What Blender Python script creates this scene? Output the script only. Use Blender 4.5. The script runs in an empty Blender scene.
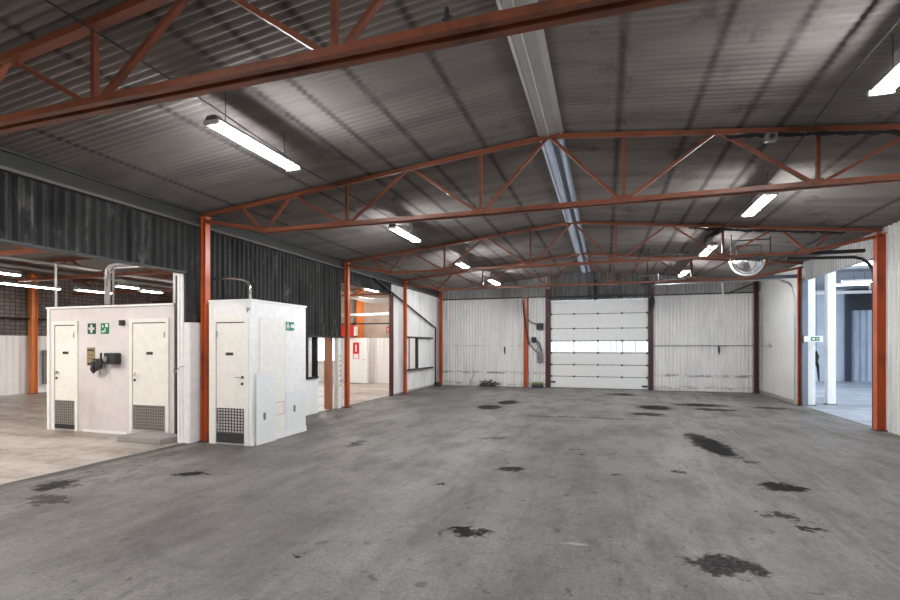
import bpy, bmesh, math, random
from mathutils import Vector, Matrix
random.seed(7)
S = bpy.context.scene
C = S.collection

# ------------------------------------------------------------------ materials
def new_mat(name):
    m = bpy.data.materials.new(name); m.use_nodes = True
    nt = m.node_tree; b = nt.nodes['Principled BSDF']
    return m, nt, b

def N(nt, t, **k):
    n = nt.nodes.new(t)
    for a, v in k.items():
        if a == 'inp':
            for i, x in v.items(): n.inputs[i].default_value = x
        else: setattr(n, a, v)
    return n

def coords(nt, scale=(1, 1, 1), loc=(0, 0, 0)):
    tc = N(nt, 'ShaderNodeTexCoord'); mp = N(nt, 'ShaderNodeMapping')
    nt.links.new(tc.outputs['Object'], mp.inputs[0])
    mp.inputs['Scale'].default_value = scale; mp.inputs['Location'].default_value = loc
    return mp.outputs[0]

def noise(nt, vec, scale, detail=4, rough=.55):
    n = N(nt, 'ShaderNodeTexNoise'); n.inputs['Scale'].default_value = scale
    n.inputs['Detail'].default_value = detail; n.inputs['Roughness'].default_value = rough
    nt.links.new(vec, n.inputs['Vector']); return n.outputs['Fac']

def ramp(nt, fac, a, b, lo=0., hi=1.):
    n = N(nt, 'ShaderNodeMapRange'); n.interpolation_type = 'SMOOTHSTEP'
    nt.links.new(fac, n.inputs[0])
    n.inputs[1].default_value = a; n.inputs[2].default_value = b
    n.inputs[3].default_value = lo; n.inputs[4].default_value = hi
    return n.outputs[0]

def mth(nt, op, a, b=None):
    n = N(nt, 'ShaderNodeMath', operation=op)
    for i, v in enumerate((a, b)):
        if v is None: continue
        if isinstance(v, (int, float)): n.inputs[i].default_value = v
        else: nt.links.new(v, n.inputs[i])
    return n.outputs[0]

def mixc(nt, fac, a, b, mode='MIX'):
    n = N(nt, 'ShaderNodeMix', data_type='RGBA', blend_type=mode)
    if isinstance(fac, (int, float)): n.inputs[0].default_value = fac
    else: nt.links.new(fac, n.inputs[0])
    for i, v in ((6, a), (7, b)):
        if isinstance(v, tuple): n.inputs[i].default_value = (*v[:3], 1)
        else: nt.links.new(v, n.inputs[i])
    return n.outputs[2]

def paint(name, col, dirt=(.05, .04, .03), amount=.35, scale=3., rough=.5, metal=0., streak=(1, 1, 1), lo=.45, hi=.8, bump=0.):
    """painted or raw surface with blotchy dirt"""
    m, nt, b = new_mat(name)
    v = coords(nt, streak)
    f = noise(nt, v, scale, 6, .62)
    k = mth(nt, 'MULTIPLY', ramp(nt, f, lo, hi), amount)
    c = mixc(nt, k, col, dirt)
    f2 = noise(nt, v, scale * 6, 3)
    c = mixc(nt, ramp(nt, f2, .3, .7, 0, .18), c, tuple(x * .6 for x in col))
    nt.links.new(c, b.inputs['Base Color'])
    b.inputs['Roughness'].default_value = rough; b.inputs['Metallic'].default_value = metal
    if bump:
        bn = N(nt, 'ShaderNodeBump'); bn.inputs['Strength'].default_value = bump; bn.inputs['Distance'].default_value = .01
        nt.links.new(f2, bn.inputs['Height']); nt.links.new(bn.outputs[0], b.inputs['Normal'])
    return m

def emit(name, col, s):
    m, nt, b = new_mat(name)
    b.inputs['Base Color'].default_value = (*col, 1)
    b.inputs['Emission Color'].default_value = (*col, 1); b.inputs['Emission Strength'].default_value = s
    return m

M = {}
M['orange'] = paint('orange_red_paint', (.24, .068, .030), (.035, .02, .015), .8, 2.6, .45, lo=.45, hi=.75)
M['column'] = paint('column_orange_paint', (.52, .098, .026), (.15, .03, .018), .65, 1.9, .33, lo=.45, hi=.75)
M['darkred'] = paint('dark_red_paint', (.085, .014, .012), (.02, .01, .01), .5, 3, .45)
M['brick_orange'] = paint('amber_orange_paint', (.7, .22, .05), (.2, .06, .03), .4, 2, .45)
M['white'] = paint('white_panel_paint', (.86, .845, .83), (.30, .27, .24), .35, 1.6, .45, lo=.55, hi=.85)
M['cleanwhite'] = paint('clean_white_paint', (.88, .875, .86), (.5, .48, .45), .25, 3, .4, lo=.6, hi=.9)
M['cream'] = paint('cream_door_paint', (.86, .83, .77), (.45, .4, .34), .25, 1.5, .42, lo=.6, hi=.9)
M['boxgrey'] = paint('pale_pinkish_grey_paint', (.72, .675, .66), (.36, .32, .30), .4, .9, .55, lo=.45, hi=.8)
M['trackgrey'] = paint('blue_grey_galvanised', (.13, .15, .185), (.05, .055, .065), .5, 3, .35, .5)
M['galv'] = paint('galvanised_steel', (.5, .5, .5), (.2, .2, .2), .4, 5, .3, .8)
M['black'] = paint('black_rubber', (.014, .014, .015), (.03, .03, .03), .4, 4, .55)
M['darkgrey'] = paint('dark_grey_steel', (.045, .045, .048), (.02, .02, .02), .5, 3, .5, .2)
M['midgrey'] = paint('mid_grey_steel', (.2, .195, .185), (.07, .07, .065), .5, 3, .5, .1)
M['eave'] = paint('eave_channel_grey', (.038, .036, .034), (.015, .015, .015), .5, 1.2, .85, 0.)
M['lip'] = paint('eave_lip_grey', (.11, .105, .10), (.05, .05, .05), .5, 1.2, .8, 0.)
M['concrete'] = paint('step_concrete', (.32, .30, .28), (.12, .11, .1), .5, 4, .8)
M['green'] = paint('safety_green', (.0, .20, .075), (.0, .12, .05), .2, 4, .4)
M['darkgreen'] = paint('dark_safety_green', (.004, .07, .04), (.0, .04, .02), .2, 4, .4)
M['red'] = paint('signal_red', (.62, .03, .022), (.3, .02, .02), .3, 3, .4)
M['beigewall'] = paint('beige_render', (.42, .33, .27), (.16, .12, .1), .5, 1.2, .8)
M['ventlight'] = paint('vent_plate_beige', (.33, .29, .25), (.2, .17, .14), .5, 8, .5)
M['ventdark'] = paint('vent_plate_brown', (.15, .13, .115), (.1, .08, .07), .5, 8, .5)
M['olive'] = paint('olive_plastic', (.22, .23, .08), (.06, .06, .04), .5, 6, .5)
M['silver'] = paint('foil_silver', (.65, .65, .65), (.3, .3, .3), .5, 12, .22, .8)
M['board'] = paint('white_board', (.82, .82, .81), (.5, .48, .46), .3, 3, .35, lo=.6, hi=.9)
M['yellow'] = paint('hazard_yellow', (.62, .50, .12), (.2, .16, .06), .3, 5, .5)
M['pinkline'] = paint('pink_chalk', (.72, .5, .44), (.5, .35, .3), .3, 5, .7)
M['brownstrip'] = paint('brown_wood', (.34, .14, .075), (.14, .06, .035), .5, 3, .5, streak=(1, 1, .3))
M['rustpaper'] = paint('tan_notice', (.34, .25, .12), (.1, .06, .03), .7, 25, .6)
M['tube'] = emit('fluorescent_tube', (.95, .975, 1.), 230)
M['tube_warm'] = emit('annex_tube_warm', (1., .95, .90), 320)  # stronger than the visible annex tubes, to brighten the annex
M['tube_dim'] = emit('annex_tube_dim', (1., .97, .94), 22)
M['tube_cool'] = emit('side_hall_tube', (.8, .9, 1.), 8)

def cladding(name, col, dark, amount, zdirt=None, streak=1., rough=.45, pale=None, spec=.4):
    m, nt, b = new_mat(name)
    v = coords(nt, (1, 1, .12))
    f = noise(nt, v, 5.5, 5, .6)
    k = mth(nt, 'MULTIPLY', ramp(nt, f, .42, .75), amount)
    c = mixc(nt, k, col, dark)
    v2 = coords(nt, (1, 1, 1))
    f2 = noise(nt, v2, 1.3, 6, .65)
    c = mixc(nt, ramp(nt, f2, .5, .8, 0, amount * .8), c, dark)
    if pale:
        v3 = coords(nt, (1, 1, .35), (3, 1, 2))
        f3 = noise(nt, v3, 3.2, 5, .7)
        c = mixc(nt, ramp(nt, f3, .54, .66, 0, .85), c, pale)
    if zdirt:
        # scuff bands left by pallets and tyres: own height and shape
        sep = N(nt, 'ShaderNodeSeparateXYZ'); nt.links.new(v2, sep.inputs[0])
        wob = noise(nt, coords(nt, (1.2, 1.2, 5)), 2.4, 5, .7)
        for zc, w, a in zdirt:
            d = mth(nt, 'ABSOLUTE', mth(nt, 'SUBTRACT', sep.outputs[2], zc))
            band = ramp(nt, d, 0., w, 1, 0)
            kk = mth(nt, 'MULTIPLY', mth(nt, 'MULTIPLY', band, ramp(nt, wob, .42, .62)), a)
            c = mixc(nt, kk, c, (.13, .12, .12))
    nt.links.new(c, b.inputs['Base Color']); b.inputs['Roughness'].default_value = rough; b.inputs['Specular IOR Level'].default_value = spec
    return m
M['clad_dark'] = cladding('dark_weathered_cladding', (.040, .039, .038), (.008, .008, .008), .85, pale=(.10, .096, .093), rough=.7, spec=.12)
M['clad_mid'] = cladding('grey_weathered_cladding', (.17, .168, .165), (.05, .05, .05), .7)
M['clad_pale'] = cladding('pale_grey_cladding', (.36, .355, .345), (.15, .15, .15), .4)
M['clad_white'] = cladding('white_cladding', (.84, .83, .81), (.45, .44, .43), .35, zdirt=((.56, .09, .8), (.1, .12, .6), (1.66, .03, .5)))
M['clad_right'] = cladding('off_white_cladding', (.74, .73, .70), (.32, .31, .29), .45)
M['clad_side'] = cladding('bluish_cladding', (.60, .68, .78), (.24, .28, .36), .4)
M['flat_right'] = paint('off_white_flat_sheet', (.70, .69, .66), (.34, .32, .29), .5, 1.1, .5, streak=(1, 1, .5), lo=.5, hi=.85)
M['annex_white'] = cladding('annex_white_cladding', (.84, .83, .82), (.55, .53, .51), .2)

# roof sheet: warm grey with darker bands along the fastener lines and mottled stains
def roof_mat():
    m, nt, b = new_mat('roof_sheet_grey')
    v = coords(nt)
    sep = N(nt, 'ShaderNodeSeparateXYZ'); nt.links.new(v, sep.inputs[0])
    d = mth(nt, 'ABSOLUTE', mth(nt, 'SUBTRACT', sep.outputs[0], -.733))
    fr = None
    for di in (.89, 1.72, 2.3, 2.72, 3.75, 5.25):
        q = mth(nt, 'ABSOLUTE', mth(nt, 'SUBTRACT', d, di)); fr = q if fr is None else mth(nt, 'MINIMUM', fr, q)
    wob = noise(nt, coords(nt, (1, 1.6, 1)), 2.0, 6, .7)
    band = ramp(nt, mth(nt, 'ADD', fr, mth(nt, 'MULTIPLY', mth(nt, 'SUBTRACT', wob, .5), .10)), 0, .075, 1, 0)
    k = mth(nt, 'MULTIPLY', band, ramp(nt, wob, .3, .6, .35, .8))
    base = mixc(nt, ramp(nt, noise(nt, coords(nt, (.5, 3, 1)), 1.0, 5), .35, .7), (.205, .183, .170), (.150, .134, .126))
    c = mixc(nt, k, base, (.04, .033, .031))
    st = noise(nt, coords(nt, (1, .6, 1), (5, 2, 0)), 1.5, 6, .7)
    c = mixc(nt, ramp(nt, st, .55, .72, 0, .6), c, (.05, .042, .04))
    nt.links.new(c, b.inputs['Base Color']); b.inputs['Roughness'].default_value = .8; b.inputs['Specular IOR Level'].default_value = .1
    return m
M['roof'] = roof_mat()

def floor_mat():
    m, nt, b = new_mat('worn_asphalt_concrete_floor')
    v = coords(nt)
    big = noise(nt, v, .35, 5, .6); mid = noise(nt, coords(nt, (1, .45, 1), (3, 7, 0)), 1.6, 7, .68); fine = noise(nt, v, 30, 5, .8)
    sx = N(nt, 'ShaderNodeSeparateXYZ'); nt.links.new(v, sx.inputs[0])
    mid_pale = ramp(nt, mth(nt, 'ABSOLUTE', mth(nt, 'SUBTRACT', sx.outputs[0], .2)), .5, 5.5, 1, 0)
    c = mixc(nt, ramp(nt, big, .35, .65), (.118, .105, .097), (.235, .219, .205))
    c = mixc(nt, mth(nt, 'MULTIPLY', mid_pale, .45), c, (.275, .257, .24))  # floor colour lightens gradually towards the middle of its width
    c = mixc(nt, ramp(nt, mid, .42, .68, 0, .5), c, (.08, .072, .067))
    blot = noise(nt, coords(nt, (1, .8, 1), (9, 1, 0)), 8.5, 7, .78)
    c = mixc(nt, ramp(nt, blot, .5, .68, 0, .55), c, (.06, .054, .05))
    c = mixc(nt, ramp(nt, blot, .44, .28, 0, .45), c, (.38, .36, .34))
    c = mixc(nt, ramp(nt, fine, .35, .7, 0, .6), c, (.07, .064, .06))
    # lengthwise wheel scuffs
    sc = noise(nt, coords(nt, (7, .28, 1), (1, 2, 0)), 1.0, 5, .7)
    c = mixc(nt, ramp(nt, sc, .56, .7, 0, .38), c, (.07, .065, .062))
    sheen_streak = noise(nt, coords(nt, (11, .5, 1), (6, 9, 0)), 1.0, 6, .75)  # streaky reflection put into the colour, pale and dark streaks, strongest at right
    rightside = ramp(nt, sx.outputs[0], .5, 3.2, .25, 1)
    c = mixc(nt, mth(nt, 'MULTIPLY', ramp(nt, sheen_streak, .52, .68, 0, .38), mth(nt, 'MULTIPLY', rightside, ramp(nt, blot, .35, .55))), c, (.42, .42, .43))
    c = mixc(nt, mth(nt, 'MULTIPLY', ramp(nt, sheen_streak, .44, .3, 0, .5), mth(nt, 'MULTIPLY', rightside, ramp(nt, blot, .35, .6))), c, (.06, .057, .056))
    sc2 = noise(nt, coords(nt, (.3, 8, 1), (4, 2, 0)), 1.0, 5, .7)
    c = mixc(nt, ramp(nt, sc2, .56, .8, 0, .15), c, (.33, .32, .31))
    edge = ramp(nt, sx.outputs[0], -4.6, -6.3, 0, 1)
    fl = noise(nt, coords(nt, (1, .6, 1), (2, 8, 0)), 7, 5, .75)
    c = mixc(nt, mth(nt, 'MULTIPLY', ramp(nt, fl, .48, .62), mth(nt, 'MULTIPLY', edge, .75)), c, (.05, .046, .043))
    sp = noise(nt, v, 5.5, 3, .5)
    c = mixc(nt, ramp(nt, sp, .655, .69, 0, .8), c, (.07, .065, .062))
    wobn = N(nt, 'ShaderNodeTexNoise'); wobn.inputs['Scale'].default_value = 6; wobn.inputs['Detail'].default_value = 6; wobn.inputs['Roughness'].default_value = .7
    nt.links.new(v, wobn.inputs['Vector'])
    sub = N(nt, 'ShaderNodeVectorMath', operation='SUBTRACT'); nt.links.new(wobn.outputs['Color'], sub.inputs[0]); sub.inputs[1].default_value = (.5, .5, .5)
    scl = N(nt, 'ShaderNodeVectorMath', operation='SCALE'); nt.links.new(sub.outputs[0], scl.inputs[0]); scl.inputs['Scale'].default_value = .62
    wv = N(nt, 'ShaderNodeVectorMath', operation='ADD'); nt.links.new(v, wv.inputs[0]); nt.links.new(scl.outputs[0], wv.inputs[1])
    wet = None
    def ell(cx, cy, rx, ry, rot=0., soft=.35, vec=wv.outputs[0]):
        mp = N(nt, 'ShaderNodeMapping', vector_type='TEXTURE'); nt.links.new(vec, mp.inputs[0])
        mp.inputs['Location'].default_value = (cx, cy, 0); mp.inputs['Rotation'].default_value = (0, 0, rot); mp.inputs['Scale'].default_value = (rx, ry, 1)
        g = N(nt, 'ShaderNodeSeparateXYZ'); nt.links.new(mp.outputs[0], g.inputs[0])
        x2 = mth(nt, 'MULTIPLY', g.outputs[0], g.outputs[0]); y2 = mth(nt, 'MULTIPLY', g.outputs[1], g.outputs[1])
        r = mth(nt, 'SQRT', mth(nt, 'ADD', x2, y2))
        return ramp(nt, r, 1 - soft, 1 + soft * .4, 1, 0), r
    stains = [  # x, y, rx, ry, rotation, strength
        (1.66, 9.15, .26, 1.15, .12, .95), (1.98, 6.62, .28, .2, 0, .9), (1.64, 5.5, .16, .13, 0, .7), (1.75, 5.15, .12, .08, 0, .8),
        (.85, 4.15, .27, .2, .2, .75), (-1.19, 4.77, .2, .13, .1, .0), (-1.17, 4.17, .19, .13, .1, .85), (-1.22, 6.5, .17, .16, 0, .8),
        (-2.97, 12.9, .34, .55, 0, .85), (-2.72, 14.1, .3, .6, 0, .85), (1.25, 14.1, .45, .55, 0, .95), (2.5, 15.1, .75, .35, 0, .9),
        (2.7, 14.1, .6, .25, 0, .8), (.95, 12.7, .4, .3, 0, .8), (4.2, 14.9, .5, .3, 0, .7), (-1.15, 11.6, .8, .12, .1, .45),
        (.0, 11.7, .9, .1, 0, .5), (.5, 17.6, .5, .5, 0, .7), (-5.1, 5.0, .22, .1, .3, .85), (-1.9, 8.6, .35, .1, .5, .4),
        (.9, 7.0, .12, .08, 0, .8), (2.0, 7.9, .12, .1, 0, .6), (-4.0, 7.4, .1, .35, .2, .5), (-6.2, 4.1, .25, .2, 0, .7), (-5.7, 3.7, .3, .15, 0, .5),
        (-.5, 8.0, .1, .06, 0, .8), (-.35, 7.7, .1, .05, 0, .8), (-1.9, 5.5, .07, .05, 0, .8), (.1, 6.6, .09, .06, 0, .7), (-2.3, 3.3, .07, .04, .6, .85)]
    acc = None
    for (x, y, rx, ry, ro, st) in stains:
        if st == 0: continue
        e, _ = ell(x, y, rx, ry, ro)
        e = mth(nt, 'MULTIPLY', e, st)
        acc = e if acc is None else mth(nt, 'MAXIMUM', acc, e)
    pebble = ramp(nt, noise(nt, v, 22, 4, .7), .4, .7, 1., .72)
    acc = mth(nt, 'MINIMUM', mth(nt, 'MULTIPLY', mth(nt, 'MULTIPLY', acc, pebble), 1.3), 1.)
    # curved tyre marks
    small = N(nt, 'ShaderNodeVectorMath', operation='SCALE'); nt.links.new(sub.outputs[0], small.inputs[0]); small.inputs['Scale'].default_value = .06
    wv2 = N(nt, 'ShaderNodeVectorMath', operation='ADD'); nt.links.new(v, wv2.inputs[0]); nt.links.new(small.outputs[0], wv2.inputs[1])
    marks = None
    side = noise(nt, coords(nt, (1, 1, 1), (8, 3, 0)), 1.1, 3)
    for (cx, cy, r, w, st) in [(-3.05, 3.75, .85, .08, .26), (-3.0, 3.8, 1.02, .05, .16), (-2.6, 5.2, 1.15, .08, .22), (-2.5, 5.25, 1.35, .05, .12), (1.1, 3.6, 1.9, .1, .08), (-1.1, 3.35, 1.35, .09, .2)]:
        _, rr = ell(cx, cy, r, r, 0, vec=wv2.outputs[0])
        ring = ramp(nt, mth(nt, 'ABSOLUTE', mth(nt, 'SUBTRACT', rr, 1.)), 0, w / r, 1, 0)
        ring = mth(nt, 'MULTIPLY', mth(nt, 'MULTIPLY', ring, ramp(nt, side, .34, .5)), st)
        marks = ring if marks is None else mth(nt, 'MAXIMUM', marks, ring)
    c = mixc(nt, marks, c, (.045, .041, .04))
    c = mixc(nt, acc, c, (.006, .0055, .0055))
    # pale spill beside the curved mark and pale worn rim by the annex edge
    e, _ = ell(-.24, 4.2, .13, .03, .1, .9, wv2.outputs[0])
    c = mixc(nt, mth(nt, 'MULTIPLY', e, .5), c, (.6, .52, .42))
    # cast joints in the slab
    g = N(nt, 'ShaderNodeSeparateXYZ'); nt.links.new(wv2.outputs[0], g.inputs[0])
    for axis, pos, w, a in ((1, 11.42, .022, .7), (0, 2.02, .03, .28), (0, -6.74, .11, .75), (0, -6.45, .03, .4)):
        j = ramp(nt, mth(nt, 'ABSOLUTE', mth(nt, 'SUBTRACT', g.outputs[axis], pos)), w * .4, w, a, 0)
        if axis == 1: j = mth(nt, 'MULTIPLY', j, ramp(nt, g.outputs[0], 1.7, 2.3, 0, 1))
        c = mixc(nt, j, c, (.05, .047, .045))
    nt.links.new(c, b.inputs['Base Color'])
    nt.links.new(ramp(nt, mid, .35, .7, .45, .7), b.inputs['Roughness']); nt.links.new(ramp(nt, acc, 0, .6, .3, .04), b.inputs['Specular IOR Level'])
    bn = N(nt, 'ShaderNodeBump'); bn.inputs['Strength'].default_value = .25; bn.inputs['Distance'].default_value = .006
    nt.links.new(fine, bn.inputs['Height']); nt.links.new(bn.outputs[0], b.inputs['Normal'])
    return m
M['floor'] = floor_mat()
def smooth_floor(name, a, bcol, rough):
    m, nt, b = new_mat(name)
    f = noise(nt, coords(nt, (.5, 1.4, 1)), .9, 6, .65); f2 = noise(nt, coords(nt), 3.5, 6, .7)
    c = mixc(nt, ramp(nt, f, .38, .68), a, bcol)
    c = mixc(nt, ramp(nt, f2, .5, .75, 0, .4), c, tuple(x * .45 for x in bcol))
    nt.links.new(c, b.inputs['Base Color'])
    nt.links.new(ramp(nt, f2, .3, .7, rough, rough + .25), b.inputs['Roughness'])
    return m
M['floor_annex'] = smooth_floor('annex_screed_floor', (.46, .415, .37), (.24, .185, .15), .28)
M['floor_side'] = smooth_floor('side_hall_floor', (.42, .45, .5), (.26, .29, .34), .3)

def mesh_wall():
    m, nt, b = new_mat('block_wall_behind_wire')
    br = N(nt, 'ShaderNodeTexBrick'); mp = N(nt, 'ShaderNodeMapping')
    tc = N(nt, 'ShaderNodeTexCoord'); nt.links.new(tc.outputs['Object'], mp.inputs[0])
    mp.inputs['Rotation'].default_value = (math.pi / 2, 0, math.pi / 2)
    cmb = N(nt, 'ShaderNodeCombineXYZ'); sep = N(nt, 'ShaderNodeSeparateXYZ'); nt.links.new(tc.outputs['Object'], sep.inputs[0])
    nt.links.new(sep.outputs[1], cmb.inputs[0]); nt.links.new(sep.outputs[2], cmb.inputs[1])
    nt.links.new(cmb.outputs[0], br.inputs['Vector'])
    br.offset = 0.; br.inputs['Scale'].default_value = 1
    br.inputs['Brick Width'].default_value = .16; br.inputs['Row Height'].default_value = .13
    br.inputs['Mortar Size'].default_value = .010
    br.inputs['Color1'].default_value = (.23, .195, .18, 1); br.inputs['Color2'].default_value = (.15, .125, .115, 1); br.inputs['Mortar'].default_value = (.03, .027, .025, 1)
    c = mixc(nt, ramp(nt, noise(nt, coords(nt), 1.2, 5), .45, .7, 0, .6), br.outputs['Color'], (.05, .04, .036))
    nt.links.new(c, b.inputs['Base Color']); b.inputs['Roughness'].default_value = .85
    return m
M['blockwall'] = mesh_wall()

def vent_mat():
    m, nt, b = new_mat('perforated_plate')
    v = coords(nt)
    f = noise(nt, v, 8, 3)
    nt.links.new(mixc(nt, f, (.30, .28, .26), (.42, .40, .38)), b.inputs['Base Color'])
    b.inputs['Roughness'].default_value = .45; b.inputs['Metallic'].default_value = .4
    return m
M['grille'] = vent_mat()

def skylight_mat():
    m, nt, b = new_mat('translucent_ridge_sheet')
    out = nt.nodes['Material Output']
    tr = N(nt, 'ShaderNodeBsdfTranslucent'); df = N(nt, 'ShaderNodeBsdfDiffuse'); mx = N(nt, 'ShaderNodeMixShader')
    f = noise(nt, coords(nt, (30, .5, 1)), 1.2, 6, .7); f2 = noise(nt, coords(nt, (2, 5, 1)), 2.5, 5, .7)
    sp = N(nt, 'ShaderNodeSeparateXYZ'); nt.links.new(coords(nt), sp.inputs[0])
    mid = ramp(nt, mth(nt, 'ABSOLUTE', mth(nt, 'SUBTRACT', sp.outputs[0], -.675)), .03, .055, 1, 0)
    c = mixc(nt, ramp(nt, f, .35, .65), (.27, .275, .29), (.44, .45, .48))
    c = mixc(nt, ramp(nt, f2, .5, .7, 0, .4), c, (.2, .2, .215))
    c = mixc(nt, mth(nt, 'MULTIPLY', mid, .75), c, (.07, .075, .08))
    nt.links.new(c, tr.inputs[0]); nt.links.new(c, df.inputs[0]); mx.inputs[0].default_value = .75
    nt.links.new(df.outputs[0], mx.inputs[1]); nt.links.new(tr.outputs[0], mx.inputs[2]); nt.links.new(mx.outputs[0], out.inputs[0])
    return m
M['skylight'] = skylight_mat()
def glass_mat(name, col, rough=.08):
    m, nt, b = new_mat(name)
    b.inputs['Base Color'].default_value = (*col, 1); b.inputs['Transmission Weight'].default_value = 1.
    b.inputs['Roughness'].default_value = rough; b.inputs['IOR'].default_value = 1.12
    f = noise(nt, coords(nt), 5, 3); nt.links.new(ramp(nt, f, .3, .7, rough, rough + .1), b.inputs['Roughness'])
    return m
M['glass'] = glass_mat('dusty_glass', (.93, .95, .97))
M['milkglass'] = glass_mat('scratched_acrylic', (.55, .57, .6), .3)
m, nt, b = new_mat('mirror_surface'); M['mirror'] = m
b.inputs['Base Color'].default_value = (.72, .74, .76, 1); b.inputs['Metallic'].default_value = 1
nt.links.new(ramp(nt, noise(nt, coords(nt), 4, 3), .3, .7, .1, .3), b.inputs['Roughness'])

# ------------------------------------------------------------------ mesh helpers
class MB:
    def __init__(s): s.v = []; s.f = []
    def add(s, vs, fs):
        o = len(s.v); s.v += [tuple(v) for v in vs]; s.f += [tuple(i + o for i in f) for f in fs]; return s
    def box(s, x0, x1, y0, y1, z0, z1):
        vs = [(x, y, z) for x in (x0, x1) for y in (y0, y1) for z in (z0, z1)]
        return s.add(vs, [(0, 1, 3, 2), (4, 6, 7, 5), (0, 4, 5, 1), (2, 3, 7, 6), (0, 2, 6, 4), (1, 5, 7, 3)])
    def bar(s, a, b, w, h, up=(0, 0, 1)):
        """rectangular bar from a to b, w across, h along up"""
        a, b = Vector(a), Vector(b); d = (b - a).normalized(); up = Vector(up)
        if abs(d.dot(up)) > .98: up = Vector((0, 1, 0))
        sd = d.cross(up).normalized(); u = sd.cross(d).normalized()
        vs = []
        for p in (a, b):
            for i, j in ((-1, -1), (1, -1), (1, 1), (-1, 1)): vs.append(p + sd * w / 2 * i + u * h / 2 * j)
        return s.add(vs, [(0, 3, 2, 1), (4, 5, 6, 7), (0, 1, 5, 4), (1, 2, 6, 5), (2, 3, 7, 6), (3, 0, 4, 7)])
    def tube(s, pts, r, n=10):
        pts = [Vector(p) for p in pts]; rings = []
        prev = None
        for i, p in enumerate(pts):
            d = (pts[min(i + 1, len(pts) - 1)] - pts[max(i - 1, 0)]).normalized()
            if prev is None:
                a = Vector((0, 0, 1)) if abs(d.z) < .9 else Vector((1, 0, 0))
            else: a = prev
            u = (a - d * a.dot(d)).normalized(); prev = u; w = d.cross(u)
            rr = r[i] if isinstance(r, (list, tuple)) else r
            rings.append([p + (u * math.cos(2 * math.pi * k / n) + w * math.sin(2 * math.pi * k / n)) * rr for k in range(n)])
        vs = [v for g in rings for v in g]; fs = []
        for i in range(len(pts) - 1):
            for k in range(n):
                k2 = (k + 1) % n; fs.append((i * n + k, i * n + k2, (i + 1) * n + k2, (i + 1) * n + k))
        fs.append(tuple(reversed(range(n)))); fs.append(tuple((len(pts) - 1) * n + k for k in range(n)))
        return s.add(vs, fs)
    def prism(s, poly, fn, a, b):
        """poly 2-D points, fn(u,v,t) -> xyz, extruded from t=a to t=b"""
        n = len(poly); vs = [fn(u, v, a) for u, v in poly] + [fn(u, v, b) for u, v in poly]
        fs = [(i, (i + 1) % n, n + (i + 1) % n, n + i) for i in range(n)]
        fs += [tuple(reversed(range(n))), tuple(range(n, 2 * n))]
        return s.add(vs, fs)
    def build(s, name, mat, parent=None, smooth=False, bevel=0., tri=False, **p):
        me = bpy.data.meshes.new(name); me.from_pydata([tuple(v) for v in s.v], [], s.f)
        bm = bmesh.new(); bm.from_mesh(me); bmesh.ops.recalc_face_normals(bm, faces=bm.faces); bm.to_mesh(me); bm.free()
        me.materials.append(M[mat] if isinstance(mat, str) else mat)
        if smooth:
            for f in me.polygons: f.use_smooth = True
        o = bpy.data.objects.new(name, me); C.objects.link(o)
        if parent is not None:
            o.parent = parent; o.matrix_parent_inverse = Matrix.Translation(parent.location).inverted() if False else Matrix()
            o.location = -Vector(parent.location) if parent.type == 'EMPTY' else (0, 0, 0)
        if bevel:
            md = o.modifiers.new('bevel', 'BEVEL'); md.width = bevel; md.segments = 2; md.limit_method = 'ANGLE'
        for k, v in p.items(): o[k] = v
        return o

def thing(name, label, cat, loc, group=None):
    o = bpy.data.objects.new(name, None); C.objects.link(o); o.location = loc; o.empty_display_size = .1
    o['label'] = label; o['category'] = cat
    if group: o['group'] = group
    return o
def tag(o, label, cat, group=None):
    o['label'] = label; o['category'] = cat
    if group: o['group'] = group
    return o
def struct(o): o['kind'] = 'structure'; return o
def copy_tree(o, parent=None, shift=(0, 0, 0)):
    c = o.copy(); C.objects.link(c); c.parent = parent
    if parent is None: c.location = Vector(o.location) + Vector(shift)
    for ch in list(o.children): copy_tree(ch, c)
    return c

def corr(mb, axis, pos, a, b, z0, z1, pitch, depth, out=1, flat=.5, back=.05):
    """closed corrugated panel; axis 'y': lies in x=pos and runs along y; out = side the ribs face"""
    n = max(1, round((b - a) / pitch)); p = (b - a) / n
    prof = []
    for i in range(n):
        t = a + i * p
        w = p * .5 * flat; s_ = p * .5 * (1 - flat)
        prof += [(t, 0), (t + w, 0), (t + w + s_, depth), (t + 2 * w + s_, depth)]
    prof.append((b, 0))
    # front faces in strips and a flat back
    def P(t, d, z): return (pos + out * d, t, z) if axis == 'y' else (t, pos + out * d, z)
    vs, fs = [], []
    for (t, d) in prof:
        vs += [P(t, d, z0), P(t, d, z1), P(t, -back, z0), P(t, -back, z1)]
    for i in range(len(prof) - 1):
        q = 4 * i; r = q + 4
        fs += [(q, r, r + 1, q + 1), (q + 2, q + 3, r + 3, r + 2), (q, q + 2, r + 2, r), (q + 1, r + 1, r + 3, q + 3)]
    e = 4 * (len(prof) - 1)
    fs += [(0, 1, 3, 2), (e, e + 2, e + 3, e + 1)]
    mb.add(vs, fs); return mb

XL, XR, XC = -6.62, 5.106, -.733
HR, HC, SL = 4.495, 3.564, .103
TY = [2.83, 6.775, 11.64, 15.62, 19.38]
def ztop(x): return HR - SL * abs(x - XC)
Y0, YB = -3.5, 19.72

# ------------------------------------------------------------------ floor
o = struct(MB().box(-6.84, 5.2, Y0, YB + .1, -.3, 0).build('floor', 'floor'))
o = struct(MB().box(-19.5, -6.84, Y0, YB + .1, -.3, 0).build('floor_annex', 'floor_annex'))
o = struct(MB().box(5.2, 17, 2, 27.8, -.3, 0).build('floor_side_hall', 'floor_side'))
struct(MB().box(-6.87, -6.835, Y0, 6.5, -.05, .006).build('trim_1', 'galv'))

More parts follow.
